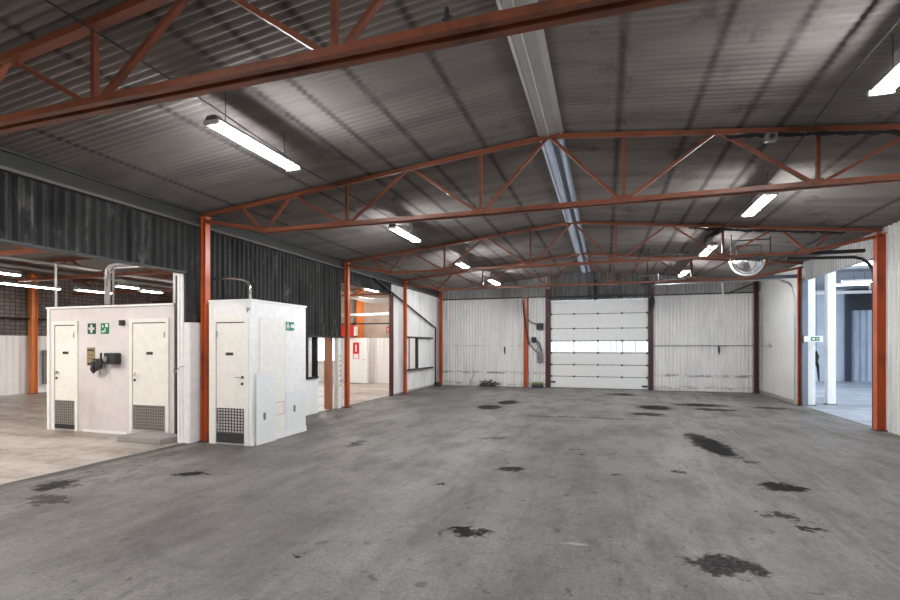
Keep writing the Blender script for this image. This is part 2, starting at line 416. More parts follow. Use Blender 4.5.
# ------------------------------------------------------------------ roof (one corrugated sheet per slope)
def roof_slope(sg, name):
    pitch, dep, seg = .0935, .026, 6
    n = int((YB + .1 - Y0) / pitch); vs, fs = [], []
    x0, x1 = XC + sg * (.155), (XC + sg * 6.12)
    for i in range(n * seg + 1):
        y = Y0 + i * pitch / seg; d = dep / 2 * math.cos(2 * math.pi * i / seg)
        for t in (0., .5, 1.):
            x = x0 + (x1 - x0) * t
            vs.append((x, y, ztop(x) + .075 + d))
        for t in (0., .5, 1.):
            x = x0 + (x1 - x0) * t
            vs.append((x, y, ztop(x) + .14))
    for i in range(n * seg):
        a = i * 6; b_ = a + 6
        for k in (0, 1, 3, 4): fs.append((a + k, b_ + k, b_ + k + 1, a + k + 1))
        fs.append((a, a + 3, b_ + 3, b_)); fs.append((a + 2, b_ + 2, b_ + 5, a + 5))
    fs += [(0, 1, 4, 3), (1, 2, 5, 4)]
    e = n * seg * 6; fs += [(e, e + 3, e + 4, e + 1), (e + 1, e + 4, e + 5, e + 2)]
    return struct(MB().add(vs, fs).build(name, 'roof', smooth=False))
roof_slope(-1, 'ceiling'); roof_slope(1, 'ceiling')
# ridge strip: opaque folded metal near the camera, translucent beyond the second truss
def ridge(y0, y1, mat, name):
    prof = [(-.17, .045), (-.165, .03), (-.125, .012), (-.12, .022), (-.115, .012), (-.03, .004), (-.02, .014), (.1, .03), (.165, .055)]
    vs, fs = [], []
    for y in (y0, y1):
        for u, w in prof: vs.append((XC + .03 + u, y, HR + w - .016))
    for y in (y0, y1):
        for u, w in prof: vs.append((XC + .03 + u, y, HR + w - .010))
    n = len(prof)
    for i in range(n - 1):
        fs += [(i, i + 1, n + i + 1, n + i), (2 * n + i, 3 * n + i, 3 * n + i + 1, 2 * n + i + 1), (i, 2 * n + i, 2 * n + i + 1, i + 1), (n + i, n + i + 1, 3 * n + i + 1, 3 * n + i)]
    fs += [(0, n, 3 * n, 2 * n), (n - 1, 3 * n - 1, 4 * n - 1, 2 * n - 1)]
    return struct(MB().add(vs, fs).build(name, mat))
ridge(Y0, 6.74, paint('ridge_cap_grey', (.36, .34, .325), (.2, .19, .18), .4, 1.5, .5, .1), 'trim_ridge')
ridge(6.82, YB, 'skylight', 'skylight_ridge')
struct(MB().box(XC - .3, XC + .35, Y0, 6.8, HR + .15, HR + .17).build('trim_ridge', 'midgrey'))

# ------------------------------------------------------------------ left wall
w = MB(); corr(w, 'x', Y0, -6.82, 5.2, 0, 4.6, .16, .03); struct(w.build('wall_front', 'clad_right'))
struct(MB().box(-19.2, -6.82, Y0 - .1, Y0, 0, 4.3).build('wall_annex_front', 'annex_white'))
w = MB(); corr(w, 'y', -6.78, Y0, 6.54, 2.9, 3.72, .135, .045); struct(w.build('wall_left', 'clad_dark'))
w = MB(); corr(w, 'y', -6.78, 6.56, 9.95, 2.05, 3.72, .125, .04); struct(w.build('wall_left', 'clad_dark'))
w = MB(); corr(w, 'y', -6.78, 9.95, 11.62, 1.90, 3.72, .125, .04); struct(w.build('wall_left', 'clad_dark'))
w = MB(); corr(w, 'y', -6.86, 6.98, 9.95, 0, 2.0, .125, .03); struct(w.build('wall_left', 'clad_white'))
w = MB(); corr(w, 'x', 6.56, -6.98, -6.84, 0, 2.9, .07, .012, out=-1, back=.26); corr(w, 'x', 6.56, -6.84, -6.70, 0, 2.05, .14, .012, out=-1, back=.26); struct(w.build('wall_left', 'white'))
w = MB(); corr(w, 'y', -6.78, 11.66, 14.86, 3.36, 3.72, .125, .03); struct(w.build('wall_left', 'clad_dark'))
w = MB(); corr(w, 'y', -6.78, 14.9, 16.36, 0, 3.72, .125, .022); struct(w.build('wall_left', 'clad_right'))
w = MB(); corr(w, 'y', -6.78, 16.36, 18.6, 0, .80, .125, .022); corr(w, 'y', -6.78, 16.36, 18.6, 1.95, 3.72, .125, .022); corr(w, 'y', -6.78, 18.6, YB, 0, 3.72, .125, .022)
struct(w.build('wall_left', 'clad_right'))
# eave channel with a pale lower lip
e = MB().box(-6.86, -6.70, Y0, YB, 3.74, 3.96).box(-6.70, -6.66, Y0, YB, 3.92, 3.96); struct(e.build('trim_eave_left', 'eave'))
struct(MB().box(-6.86, -6.655, Y0, YB, 3.70, 3.738).build('trim_eave_left', 'lip'))
struct(MB().box(-6.85, -6.70, Y0, 6.5, 2.87, 2.90).build('trim_2', 'black'))
struct(MB().box(-6.85, -6.69, 9.95, 11.62, 1.865, 1.90).build('trim_3', 'black'))
struct(MB().box(-6.84, -6.70, 14.85, 14.9, 0, 3.36).build('trim_4', 'darkred'))
struct(MB().box(-6.84, -6.74, 14.9, 16.3, 0, .05).box(-6.84, -6.735, 16.3, 19.6, 0, .07).build('baseboard_left', 'concrete'))
# window in the far part of the left wall
wf = MB().box(-6.83, -6.68, 16.2, 18.75, 1.93, 1.99).box(-6.83, -6.66, 16.2, 18.75, .76, .81).box(-6.83, -6.74, 17.14, 17.26, .81, 1.93).box(-6.83, -6.75, 16.36, 16.42, .81, 1.93)
wn = struct(wf.build('window_1', 'darkgrey'))
MB().box(-6.80, -6.79, 16.42, 17.17, .81, 1.93).build('window_pane', 'glass', wn)
MB().box(-6.81, -6.78, 17.33, 18.6, .81, 1.93).build('window_board', 'cleanwhite', wn)

# ------------------------------------------------------------------ right wall
w = MB(); corr(w, 'y', XR + .10, Y0, 11.66, 0, 3.97, .16, .045, out=-1, flat=.7); struct(w.build('wall_right', 'clad_right'))
w = MB(); corr(w, 'y', XR + .10, 11.72, 15.9, 3.44, 3.97, .125, .02, out=-1); struct(w.build('wall_right', 'clad_pale'))
w = MB(); corr(w, 'y', XR + .10, 15.9, YB, 0, 3.97, .3, .006, out=-1); struct(w.build('wall_right', 'flat_right'))
struct(MB().box(XR + .02, XR + .1, 15.95, YB, 0, .09).build('baseboard_right', 'concrete'))

# ------------------------------------------------------------------ back wall
w = MB()
corr(w, 'x', YB, -6.82, -2.25, 0, 3.58, .125, .055, out=-1, flat=.78); struct(w.build('wall_back', 'clad_white'))
w = MB(); corr(w, 'x', YB, 1.70, 5.2, 0, 3.52, .125, .055, out=-1, flat=.78); struct(w.build('wall_back', 'clad_white'))
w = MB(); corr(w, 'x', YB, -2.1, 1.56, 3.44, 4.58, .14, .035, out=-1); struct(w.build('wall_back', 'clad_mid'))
w = MB(); corr(w, 'x', YB, -6.82, -2.1, 3.62, 4.58, .125, .03, out=-1); corr(w, 'x', YB, 1.56, 5.2, 3.56, 4.58, .125, .03, out=-1); struct(w.build('wall_back', 'clad_pale'))  # upper sheets coloured greyer to stand for shade under the roof
struct(MB().box(-6.6, -2.24, YB - .06, YB + .03, 3.575, 3.62).build('trim_5', 'darkgrey'))
struct(MB().box(1.68, 5.05, YB - .06, YB + .03, 3.515, 3.56).build('trim_6', 'darkgrey'))

# sectional overhead door in the back wall
dr = struct(MB().box(-2.27, -2.075, YB - .10, YB + .05, 0, 3.9).box(1.525, 1.70, YB - .10, YB + .05, 0, 3.9).build('door_1', 'darkred'))
zs = [0, .46, .92, 1.38, 1.85, 2.33, 2.9, 3.40]
for i in range(7):
    z0, z1 = zs[i] + .008, zs[i + 1] - .012
    if i == 3:
        p = MB().box(-2.08, 1.53, YB - .03, YB + .02, z0, z0 + .04).box(-2.08, 1.53, YB - .03, YB + .02, z1 - .03, z1)
        n = 16
        for k in range(0, n + 1, 4):
            x = -2.08 + k * (3.61 / n)
            p.box(x - .03, x + .03, YB - .03, YB + .02, z0 + .04, z1 - .03)
        pn = p.build('window_section', 'cleanwhite', dr)
        for k in range(n + 1):
            x = -2.08 + k * (3.61 / n)
            if k % 4: MB().box(x - .016, x + .016, YB - .03, YB + .01, z0 + .04, z1 - .03).build('glazing_bar', 'midgrey', pn)
        for k in range(4):
            MB().box(-2.05 + k * .9, -1.19 + k * .9, YB + .012, YB + .018, z0 + .04, z1 - .03).build('window_pane', 'milkglass', pn)
    else:
        MB().box(-2.08, 1.53, YB - .03, YB + .02, z0, z1).build('door_panel', 'cleanwhite', dr, bevel=.006)
for z in zs[1:7]:
    MB().box(-2.08, 1.53, YB - .018, YB + .02, z - .013, z + .009).build('joint_seal', 'darkgrey', dr)
for z in zs[1:7]:
    for x in (-2.04, -1.17, -.28, .6, 1.49):
        MB().box(x - .035, x + .035, YB - .048, YB - .028, z - .035, z + .03).build('hinge', 'darkgrey', dr)
MB().box(-2.08, 1.53, YB - .03, YB + .01, 0, .02).build('bottom_seal', 'black', dr)
for x0, x1, z in ((-2.08, -1.88, .2), (1.3, 1.5, .1)):
    MB().box(x0, x1, YB - .07, YB - .028, z, z + .06).build('door_latch', 'black', dr)
for sx in (-2.11, 1.545):
    MB().tube([(sx, YB - .13, .0), (sx, YB - .13, 3.1), (sx, YB - .17, 3.3), (sx, YB - .32, 3.42), (sx, YB - 1.2, 3.44)], .022, 8).build('door_track', 'darkgrey', dr)
MB().tube([(-2.2, YB - .18, 3.56), (1.65, YB - .18, 3.56)], .035, 10).build('spring_shaft', 'darkgrey', dr)
MB().box(-.42, -.3, YB - .14, YB - .04, 3.42, 4.2).build('lintel_post', 'black', dr)
MB().box(-2.1, 1.56, YB - .05, YB - .034, 3.38, 3.43).build('top_seal', 'white', dr)

# ------------------------------------------------------------------ steel columns
def i_column(x, y, h, s, mat, label, group, axis='x', base=True, z0=0):
    t = thing('steel_column', label, 'column', (x, y, 0), group)
    tf = .014; hs = s / 2
    m_ = MB()
    if axis == 'x':
        m_.box(x - hs, x - hs + tf, y - hs, y + hs, z0, h).box(x + hs - tf, x + hs, y - hs, y + hs, z0, h).box(x - hs + tf, x + hs - tf, y - .006, y + .006, z0, h)
    else:
        m_.box(x - hs, x + hs, y - hs, y - hs + tf, z0, h).box(x - hs, x + hs, y + hs - tf, y + hs, z0, h).box(x - .006, x + .006, y - hs + tf, y + hs - tf, z0, h)
    m_.build('shaft', mat, t)
    if base:
        MB().box(x - hs - .03, x + hs + .03, y - hs - .03, y + hs + .03, 0, .015).build('base_plate', 'darkgrey', t)
        MB().box(x - hs - .02, x + hs + .02, y - hs - .02, y + hs + .02, h, h + .014).build('cap_plate', mat, t)
    return t
G = 'orange steel columns of the hall'
i_column(XL + .03, TY[1], 3.86, .105, 'column', 'orange steel column between the white cabins on the left, nearest of the left side', G)
i_column(XL + .03, TY[2], 3.86, .105, 'column', 'red orange steel column at the near edge of the wide left doorway', G)
i_column(XL + .03, TY[3], 3.86, .105, 'column', 'red orange steel column between the left doorway and the small wall window', G)
i_column(XL + .03, TY[4] + .08, 3.9, .12, 'column', 'red orange steel column in the far left corner of the hall', G)
i_column(XR - .01, TY[2], 3.83, .145, 'column', 'broad orange steel column at the right edge, beside the side hall opening', G)
i_column(XR + .045, 15.95, 3.83, .08, 'column', 'slim orange post on the right wall at far jamb of the side hall opening', G)
i_column(XR - .08, TY[4] + .18, 3.9, .13, 'darkred', 'dark red steel column in the far right corner of the hall', G)
i_column(-3.05, YB - .12, 3.56, .15, 'column', 'bright orange steel post on back wall, left of the sectional door', G)

# ------------------------------------------------------------------ roof trusses
def truss(y, label):
    t = thing('roof_truss', label, 'roof truss', (XC, y, HC), 'orange lattice trusses under the roof')
    hs = 5.85
    def T(d, s): return (XC + s * d, y, HR - SL * d)
    def B(d, s): return (XC + s * d, y, HC)
    for s in (-1, 1):
        m_ = MB(); up = (s * SL, 0, 1)
        m_.bar(Vector(T(0, s)) + Vector((0, -.033, 0)), Vector(T(hs, s)) + Vector((0, -.033, 0)), .05, .058, up)
        m_.bar(Vector(T(0, s)) + Vector((0, .033, .02)), Vector(T(hs, s)) + Vector((0, .033, .02)), .05, .035, up)
        m_.build('top_chord', 'orange', t)
    m_ = MB()
    e = 4.66
    for s in (-1, 1):
        # sloping end of the lower chord up to the column head
        m_.bar((XC + s * e, y, HC), (XC + s * hs, y, 3.80), .10, .06)
    m_.box(XC - e - .02, XC + e + .02, y - .08, y - .03, HC - .05, HC + .004)
    m_.box(XC - e - .02, XC + e + .02, y + .02, y + .08, HC - .05, HC - .02)
    m_.box(XC - e - .02, XC + e + .02, y - .03, y + .02, HC - .02, HC + .0)
    m_.build('bottom_chord', 'orange', t)
    for s in (-1, 1):
        for a, b_ in ((0, .96), (2.05, .96), (2.05, 3.107), (4.1, 3.107), (4.1, e), (5.1, e)):
            pa, pb = Vector(T(a, s)), Vector(B(b_, s)); sh = .07 * (1 if a > b_ else -1)
            pb.x += s * sh * .7; pa.x += s * (-sh) * .5 if a else s * .02
            MB().bar(pa, pb, .038, .045, (0, 1, 0)).build('diagonal_brace', 'orange', t)
        for d in (.96, 3.107):
            MB().bar(B(d, s), T(d, s), .04, .045, (0, 1, 0)).build('vertical_strut', 'orange', t)
        for d in (.96, 3.107, e):
            MB().box(XC + s * d - .06, XC + s * d + .06, y - .012, y + .012, HC + .0, HC + .05).build('gusset_plate', 'orange', t)
    return t
truss(TY[0], 'large orange truss crossing the top of the picture, nearest the viewer')
truss(TY[1], 'orange truss whose left end sits on the column between the white cabins')
truss(TY[2], 'orange truss ending on the broad right hand column beside the side hall opening')
truss(TY[3], 'farthest dark orange truss, close in front of the back wall with the sectional door')

# ------------------------------------------------------------------ hanging fluorescent lights
def tube_light(x, y0, y1, z, label, group, mat='tube', rod=True, cat='ceiling light', hous='midgrey', tall=0.):
    yc = (y0 + y1) / 2
    t = thing('fluorescent_light', label, cat, (x, yc, z), group)
    MB().prism([(-.075, .02), (.075, .02), (.05, .065 + tall), (-.05, .065 + tall)], lambda u, v, q: (x + u, q, z + v), y0, y1).build('housing', hous, t)
    for s in (-1, 1):
        MB().tube([(x + s * .055, y0 + .03, z), (x + s * .055, y1 - .03, z)], .017, 10).build('tube', mat, t, smooth=True)
    for q in (y0 + .015, y1 - .015):
        MB().box(x - .09, x + .09, q - .015, q + .015, z - .02, z + .02).build('end_cap', 'cleanwhite', t)
    if rod:
        zt = ztop(x) + .07
        for q in (y0 + .2, y1 - .2): MB().tube([(x, q, z + .07), (x, q, zt)], .005, 6).build('suspension_rod', 'darkgrey', t)
    return t
GL = 'tube lights in the left row under the roof'; GR = 'tube lights in the right row under the roof'
tube_light(-3.71, 3.88, 5.24, 3.86, 'hanging tube light at upper left, the largest, in front of the second truss', GL)
tube_light(-3.80, 8.37, 9.64, 3.86, 'hanging twin tube light behind the second truss, second along the left row', GL)
tube_light(-3.76, 12.5, 13.8, 3.86, 'hanging tube light above the third truss, third along the left row', GL)
tube_light(-3.70, 16.0, 17.3, 3.86, 'small far tube light left of the sectional door, last in the left row', GL)
tube_light(2.29, 3.95, 5.22, 3.86, 'hanging tube light cut off by the right edge of the picture', GR)
tube_light(-3.70, -.7, .6, 3.86, 'hanging tube light in the left row nearest the front wall', GL)
tube_light(2.29, -.5, .8, 3.86, 'hanging tube light in the right row nearest the front wall', GR)
tube_light(2.30, 8.18, 9.42, 3.86, 'hanging tube light at upper right under the second truss', GR)
tube_light(2.27, 12.0, 13.2, 3.86, 'hanging tube light just left of the half round dome mirror', GR)
tube_light(2.28, 15.75, 16.95, 3.86, 'small far tube light right of the sectional door, last in the right row', GR)

def wob(pts, seg=.25, amp=.012):
    out = []
    for a, b_ in zip(pts[:-1], pts[1:]):
        a, b_ = Vector(a), Vector(b_); n = max(1, int((b_ - a).length / seg))
        for i in range(n):
            p = a.lerp(b_, i / n)
            if out: p = p + Vector((random.uniform(-amp, amp), 0, random.uniform(-amp, amp)))
            out.append(p)
    out.append(Vector(pts[-1])); return out
tag(MB().tube(wob([(-3.68, 1.4, 4.06), (-3.76, 3.95, 4.06), (-3.9, 5.7, 4.06), (-3.86, 8.6, 4.06), (-3.8, 12.6, 4.04), (-3.72, 17.2, 4.04)], .5, .006), .008, 6).build('supply_cable', 'black'), 'thin dark supply cable strung along the left row of tube lights', 'cable')
tag(MB().tube(wob([(2.05, 1.6, 4.08), (2.1, 5.4, 4.08), (2.28, 8.3, 4.05), (2.26, 12.2, 4.04), (2.28, 16.8, 4.04)], .5, .006), .008, 6).build('supply_cable', 'black'), 'thin dark supply cable strung along the right row of tube lights', 'cable')
# ragged cable bundle along the second truss and a drooping clump at the third
def bundle(y, x0, x1, lab, n=5):
    m_ = MB()
    for k in range(n):
        pts = []; x = x0 + random.uniform(0, .2); 
        while x < x1 - random.uniform(0, .25):
            pts.append((x, y - .09 + random.uniform(-.03, .02), ztop(x) - .055 - abs(random.gauss(0, .022)) - k * .003)); x += .09
        m_.tube(pts, .012, 6)
    return tag(m_.build('cable_bundle', 'black'), lab, 'cable bundle')
bundle(TY[1], 1.3, 3.9, 'ragged black cable bundle strapped along the right half of the second truss top')
bundle(TY[2], 1.7, 4.6, 'ragged black cable bundle strapped along the right half of the third truss top', 4)
m_ = MB()
for k in range(6):
    m_.tube([(2.32 + random.uniform(-.05, .05), TY[2] - .12, 4.10), (2.2 + random.uniform(-.05, .05), TY[2] - .13, 4.02), (2.05 + random.uniform(-.04, .04), TY[2] - .12, 3.94), (2.0 + random.uniform(-.03, .03), TY[2] - .12, 3.84)], [.03, .035, .03, .015], 7)
tag(m_.build('cable_clump', 'black'), 'black clump of coiled cable drooping from the third truss above a tube light', 'cable')
jb = tag(MB().box(1.80, 1.93, TY[1] - .15, TY[1] - .05, 4.07, 4.16).build('junction_box', 'midgrey', bevel=.01), 'small grey junction box fixed under the second truss top chord', 'junction box')
MB().tube([(1.865, TY[1] - .17, 4.115), (1.865, TY[1] - .14, 4.115)], .03, 10).build('cable_gland', 'darkgrey', jb)
tag(MB().tube([(-.9, 2.77, HC + .002), (-.9, 2.77, HC + .1)], [.022, .012], 8).tube([(-.93, 2.77, HC + .03), (-.87, 2.77, HC + .045)], .007, 6).build('hook_bolt', 'darkgrey'), 'small hook bolt standing on the lower chord of the nearest truss', 'bolt')

# dome mirror with hanging frame
dm = thing('dome_mirror', 'half round dome mirror with white rim hung under a dark frame at the right', 'mirror', (2.88, 12.0, 3.5))
cx, cy, cz, R_ = 3.02, 12.45, 3.56, .33
vs, fs = [], []; nu, nv = 18, 8
for j in range(nv + 1):
    rr = j / nv
    for i in range(nu + 1):
        a = math.pi + math.pi * i / nu
        vs.append((cx + R_ * .86 * rr * math.cos(a), cy - .14 * (1 - rr * rr), cz + R_ * .86 * rr * math.sin(a)))
for j in range(nv):
    for i in range(nu):
        q = j * (nu + 1) + i; fs.append((q, q + 1, q + nu + 2, q + nu + 1))
o = MB().add(vs, fs).build('mirror_face', 'mirror', dm, smooth=True)
sd = o.modifiers.new('s', 'SOLIDIFY'); sd.thickness = .006
arc = [(cx + R_ * math.cos(math.pi + math.pi * i / 20), cy, cz + R_ * math.sin(math.pi + math.pi * i / 20)) for i in range(21)]
MB().tube(arc, .026, 8).build('rim', 'cleanwhite', dm, smooth=True)
f_ = MB()
for (xa, xb, zb) in ((cx - .31, cx + .46, 4.02), (cx - .2, cx + .28, 3.90)):
    f_.bar((xa, cy + .03, 3.52), (xa, cy + .03, zb), .02, .025).bar((xb, cy + .03, 3.52), (xb, cy + .03, zb), .02, .025).bar((xa, cy + .03, zb), (xb, cy + .03, zb), .02, .025)
f_.bar((cx - .31, cy + .03, 4.02), (cx - .31, cy + .03, 4.17), .02, .02).bar((cx + .46, cy + .03, 4.02), (cx + .46, cy + .03, 4.09), .02, .02)
f_.build('frame', 'black', dm)

# ------------------------------------------------------------------ overhead door gear on the right opening
dt = thing('door_rail', 'black curved door rail beside the broad orange column on the right', 'door rail', (5.0, 11.85, 0), 'overhead door rails of the side hall opening')
yy = 11.86
MB().tube([(5.10, yy, .02), (5.10, yy, 3.05), (5.08, yy, 3.18), (5.01, yy, 3.31), (4.90, yy, 3.40), (4.76, yy, 3.44), (3.6, yy, 3.47)], .03, 8).build('curved_track', 'black', dt)
MB().bar((4.95, yy, 3.56), (3.2, yy, 3.56), .05, .07).build('head_rail', 'black', dt)
MB().tube([(4.05, yy - .04, 3.6), (4.05, yy + .04, 3.6)], .06, 14).build('pulley', 'black', dt)
MB().box(5.03, 5.10, yy - .05, yy + .03, 2.78, 2.9).build('track_bracket', 'galv', dt)
dt = thing('door_rail', 'blue grey door rail with long boom reaching from the far jamb towards the back door', 'door rail', (5.1, 15.8, 0), 'overhead door rails of the side hall opening')
MB().box(5.15, 5.28, 15.72, 15.84, 0, 3.5).build('guide_post', 'trackgrey', dt)
MB().tube([(5.0, 15.78, .02), (5.0, 15.78, 3.0), (4.97, 15.78, 3.15), (4.93, 15.78, 3.29), (4.84, 15.78, 3.40), (4.65, 15.78, 3.48)], .03, 8).build('curved_track', 'galv', dt)
MB().bar((5.05, 15.82, 3.58), (1.05, 15.82, 3.56), .06, .10).build('boom', 'trackgrey', dt)
MB().bar((4.65, 15.77, 3.50), (1.05, 15.77, 3.48), .05, .03).build('boom_track', 'galv', dt)
mt = thing('door_operator', 'dark door motor with hanging cables above right end of sectional door', 'door motor', (1.25, 15.85, 3.5))
MB().box(1.0, 1.42, 15.74, 15.94, 3.44, 3.62).build('motor_body', 'darkgrey', mt, bevel=.02)
MB().tube([(.96, 15.74, 3.74), (1.3, 15.72, 3.76), (1.5, 15.74, 3.7)], .02, 8).build('crank_arm', 'galv', mt)
MB().tube([(1.48, 15.76, 3.8), (1.5, 15.74, 3.6), (1.42, 15.74, 3.5), (1.3, 15.72, 3.4)], .016, 8).build('conduit', 'midgrey', mt)
MB().bar((1.2, 15.84, 3.62), (1.2, 15.84, 4.28), .03, .03).build('hanger', 'darkgrey', mt)
cb = MB()
for k in range(3): cb.tube([(1.62 + .02 * k, 19.45, 3.6), (1.66 + .03 * k, 19.46, 3.3), (1.62 + .02 * k, 19.45, 3.05 - .05 * k)], .022, 6)
tag(cb.build('hanging_cable', 'black'), 'black cables hanging beside the top right corner of the sectional door', 'cable')

# ------------------------------------------------------------------ cabin 1 (two doors facing the viewer, annex side)
def door(par, x0, x1, zt, yf, hinge_left, vent, z0=0.02, kick=None, sign_x=None, nx=7, nz=8, bars='darkgrey', back='ventlight'):
    """door leaf in the plane y=yf of a cabin, with its fittings as sub-parts"""
    fr = MB().box(x0 - .07, x0, yf - .025, yf + .02, z0 - .02, zt + .07).box(x1, x1 + .07, yf - .025, yf + .02, z0 - .02, zt + .07).box(x0, x1, yf - .025, yf + .02, zt, zt + .07)
    fr.build('door_frame', 'cream', par)
    MB().box(x0 - .002, x1 + .002, yf - .004, yf - .001, z0, zt).build('door_gap', 'black', par)
    lf = MB().box(x0 + .011, x1 - .011, yf - .012, yf + .015, z0, zt - .018).build('door', 'cream', par)
    v0, v1 = vent
    g = MB(); a, b_ = x0 + .03, x1 - .03
    for i in range(nx + 1):
        x = a + (b_ - a) * i / nx; g.box(x - .0065, x + .0065, yf - .022, yf - .012, v0, v1)
    for i in range(nz + 1):
        z = v0 + (v1 - v0) * i / nz; g.box(a - .0065, b_ + .0065, yf - .022, yf - .012, z - .0065, z + .0065)
    g.build('vent_grille', bars, lf)
    MB().box(a, b_, yf - .0145, yf - .0125, v0, v1).build('vent_backing', back, lf)
    if kick: MB().box(x0 + .015, x1 - .02, yf - .022, yf - .012, kick[0], kick[1]).build('kick_plate', 'darkgrey', lf)
    hx = (x1 - .05) if hinge_left else (x0 + .06)
    sg = -1 if hinge_left else 1
    h = MB().tube([(hx, yf - .012, 1.13), (hx, yf - .055, 1.13), (hx + sg * .11, yf - .055, 1.13)], .011, 8)
    h.build('handle', 'galv', lf)
    MB().tube([(hx, yf - .012, 1.02), (hx, yf - .03, 1.02)], .022, 12).build('lock', 'darkgrey', lf)
    MB().tube([(hx, yf - .012, 1.13), (hx, yf - .022, 1.13)], .026, 12).build('handle_rose', 'darkgrey', lf)
    sx = (x0 + x1) / 2 if sign_x is None else sign_x
    s_ = MB().box(sx - .075, sx + .075, yf - .018, yf - .012, 1.49, 1.54).build('door_sign', 'black', lf)
    hy = x0 + .03 if hinge_left else x1 - .03
    for z in (.3, 1.85):
        MB().tube([(hy - sg * .0, yf - .02, z - .05), (hy, yf - .02, z + .05)], .009, 8).build('hinge', 'galv', lf)
    return lf

YC = 6.85
c1 = thing('toilet_cabin', 'long pale cabin at far left with two vented doors and step in front', 'cabin', (-8.9, 7.9, 0))
MB().box(-10.56, -7.36, YC, 8.9, 0, 2.38).build('walls', 'boxgrey', c1)
MB().box(-10.59, -7.345, YC - .03, 8.93, 2.38, 2.415).build('roof_edge', 'cleanwhite', c1)
MB().box(-10.57, -10.50, YC - .02, YC + .05, 0, 2.38).build('corner_trim', 'cleanwhite', c1)
MB().box(-9.6, -8.5, YC - .012, YC, 0, .05).build('skirting', 'cleanwhite', c1)
door(c1, -10.36, -9.80, 2.06, YC, False, (.13, .58), sign_x=-10.06, nx=9, nz=9, kick=(.03, .12), bars='grille', back='ventdark')
door(c1, -8.33, -7.54, 2.08, YC, False, (.12, .56), z0=.10, sign_x=-7.92, nx=13, nz=8, bars='grille', back='ventdark')
tag(MB().box(-8.05, -7.06, 6.30, 6.80, 0, .095).build('door_step', 'concrete', bevel=.012), 'low concrete step in front of the right door of the pale cabin', 'step')
struct(MB().box(-7.31, -7.08, 6.83, 6.9, 0, 2.9).build('trim_gap_shade', 'black'))  # black strip put in for the shade of the gap beside the cabin
def wall_sign(name, x0, x1, z0, z1, y, mat, label, marks, mk='cleanwhite', cat='sign'):
    o = tag(MB().box(x0, x1, y - .012, y - .001, z0, z1).build(name, mat), label, cat)
    if marks:
        m_ = MB(); W, H = x1 - x0, z1 - z0
        for (a, b_, c_, d) in marks: m_.box(x0 + a * W, x0 + b_ * W, y - .0145, y - .0122, z0 + c_ * H, z0 + d * H)
        m_.build('symbol', mk, o)
    return o
wall_sign('first_aid_sign', -9.47, -9.27, 1.88, 2.08, YC, 'darkgreen', 'dark green sign with a white cross on the pale cabin', [(.38, .62, .12, .88), (.14, .86, .38, .62)])
wall_sign('eyewash_sign', -9.13, -8.93, 1.88, 2.08, YC, 'green', 'green sign with small white figure right of the cross sign on the pale cabin', [(.62, .92, .62, .92), (.15, .4, .12, .3), (.5, .62, .15, .5), (.2, .35, .6, .8)])
b0 = tag(MB().box(-8.635, -8.525, YC - .05, YC - .001, 2.03, 2.13).build('sensor_box', 'black', bevel=.008), 'small black box high on the pale cabin near its right door', 'sensor')
MB().tube([(-8.58, YC - .06, 2.08), (-8.58, YC - .05, 2.08)], .025, 10).build('sensor_lens', 'darkgrey', b0)
nb = wall_sign('notice_sheet', -9.49, -9.29, 1.27, 1.62, YC, 'rustpaper', 'narrow tan notice below the white cross sign on the cabin', [(.1, .9, .8, .9), (.1, .9, .04, .14)], 'black', 'notice')
MB().box(-9.47, -9.31, YC - .0148, YC - .0122, 1.32, 1.33).box(-9.47, -9.31, YC - .0148, YC - .0122, 1.40, 1.41).box(-9.47, -9.31, YC - .0148, YC - .0122, 1.47, 1.48).build('text_line', 'black', nb)
dv = thing('compressor_unit', 'black wall mounted unit with hoses and couplings between the two cabin doors', 'wall unit', (-8.9, YC, 1.2))
MB().box(-8.89, -8.62, YC - .14, YC - .001, 1.31, 1.52).build('control_box', 'black', dv, bevel=.015)
MB().box(-9.27, -8.96, YC - .07, YC - .001, 1.37, 1.41).build('mounting_rail', 'darkgrey', dv)
for k, (x, z) in enumerate([(-9.22, 1.34), (-9.12, 1.36), (-9.04, 1.38)]):
    MB().tube([(x, YC - .08, z + .02), (x, YC - .09, z - .1), (x + .005, YC - .08, z - .17)], [.034, .038, .025], 10).build('valve_body', 'darkgrey', dv)
for k in range(3):
    x = -9.12 + .08 * k
    MB().tube([(x, YC - .06, 1.20), (x + .01, YC - .06, 1.12), (x, YC - .06, 1.06)], [.013, .010, .006], 8).build('coupling', 'silver', dv)
MB().tube([(-9.25, YC - .08, 1.34), (-9.26, YC - .1, 1.2), (-9.2, YC - .1, 1.14), (-9.12, YC - .1, 1.2), (-9.0, YC - .11, 1.3), (-8.93, YC - .1, 1.38)], .018, 8).build('hose', 'black', dv, smooth=True)
MB().tube([(-9.04, YC - .08, 1.4), (-9.03, YC - .08, 1.52)], .018, 8).build('lever', 'black', dv)
MB().tube([(-8.82, YC - .17, 1.41), (-8.82, YC - .15, 1.41)], .05, 14).build('gauge', 'midgrey', dv)

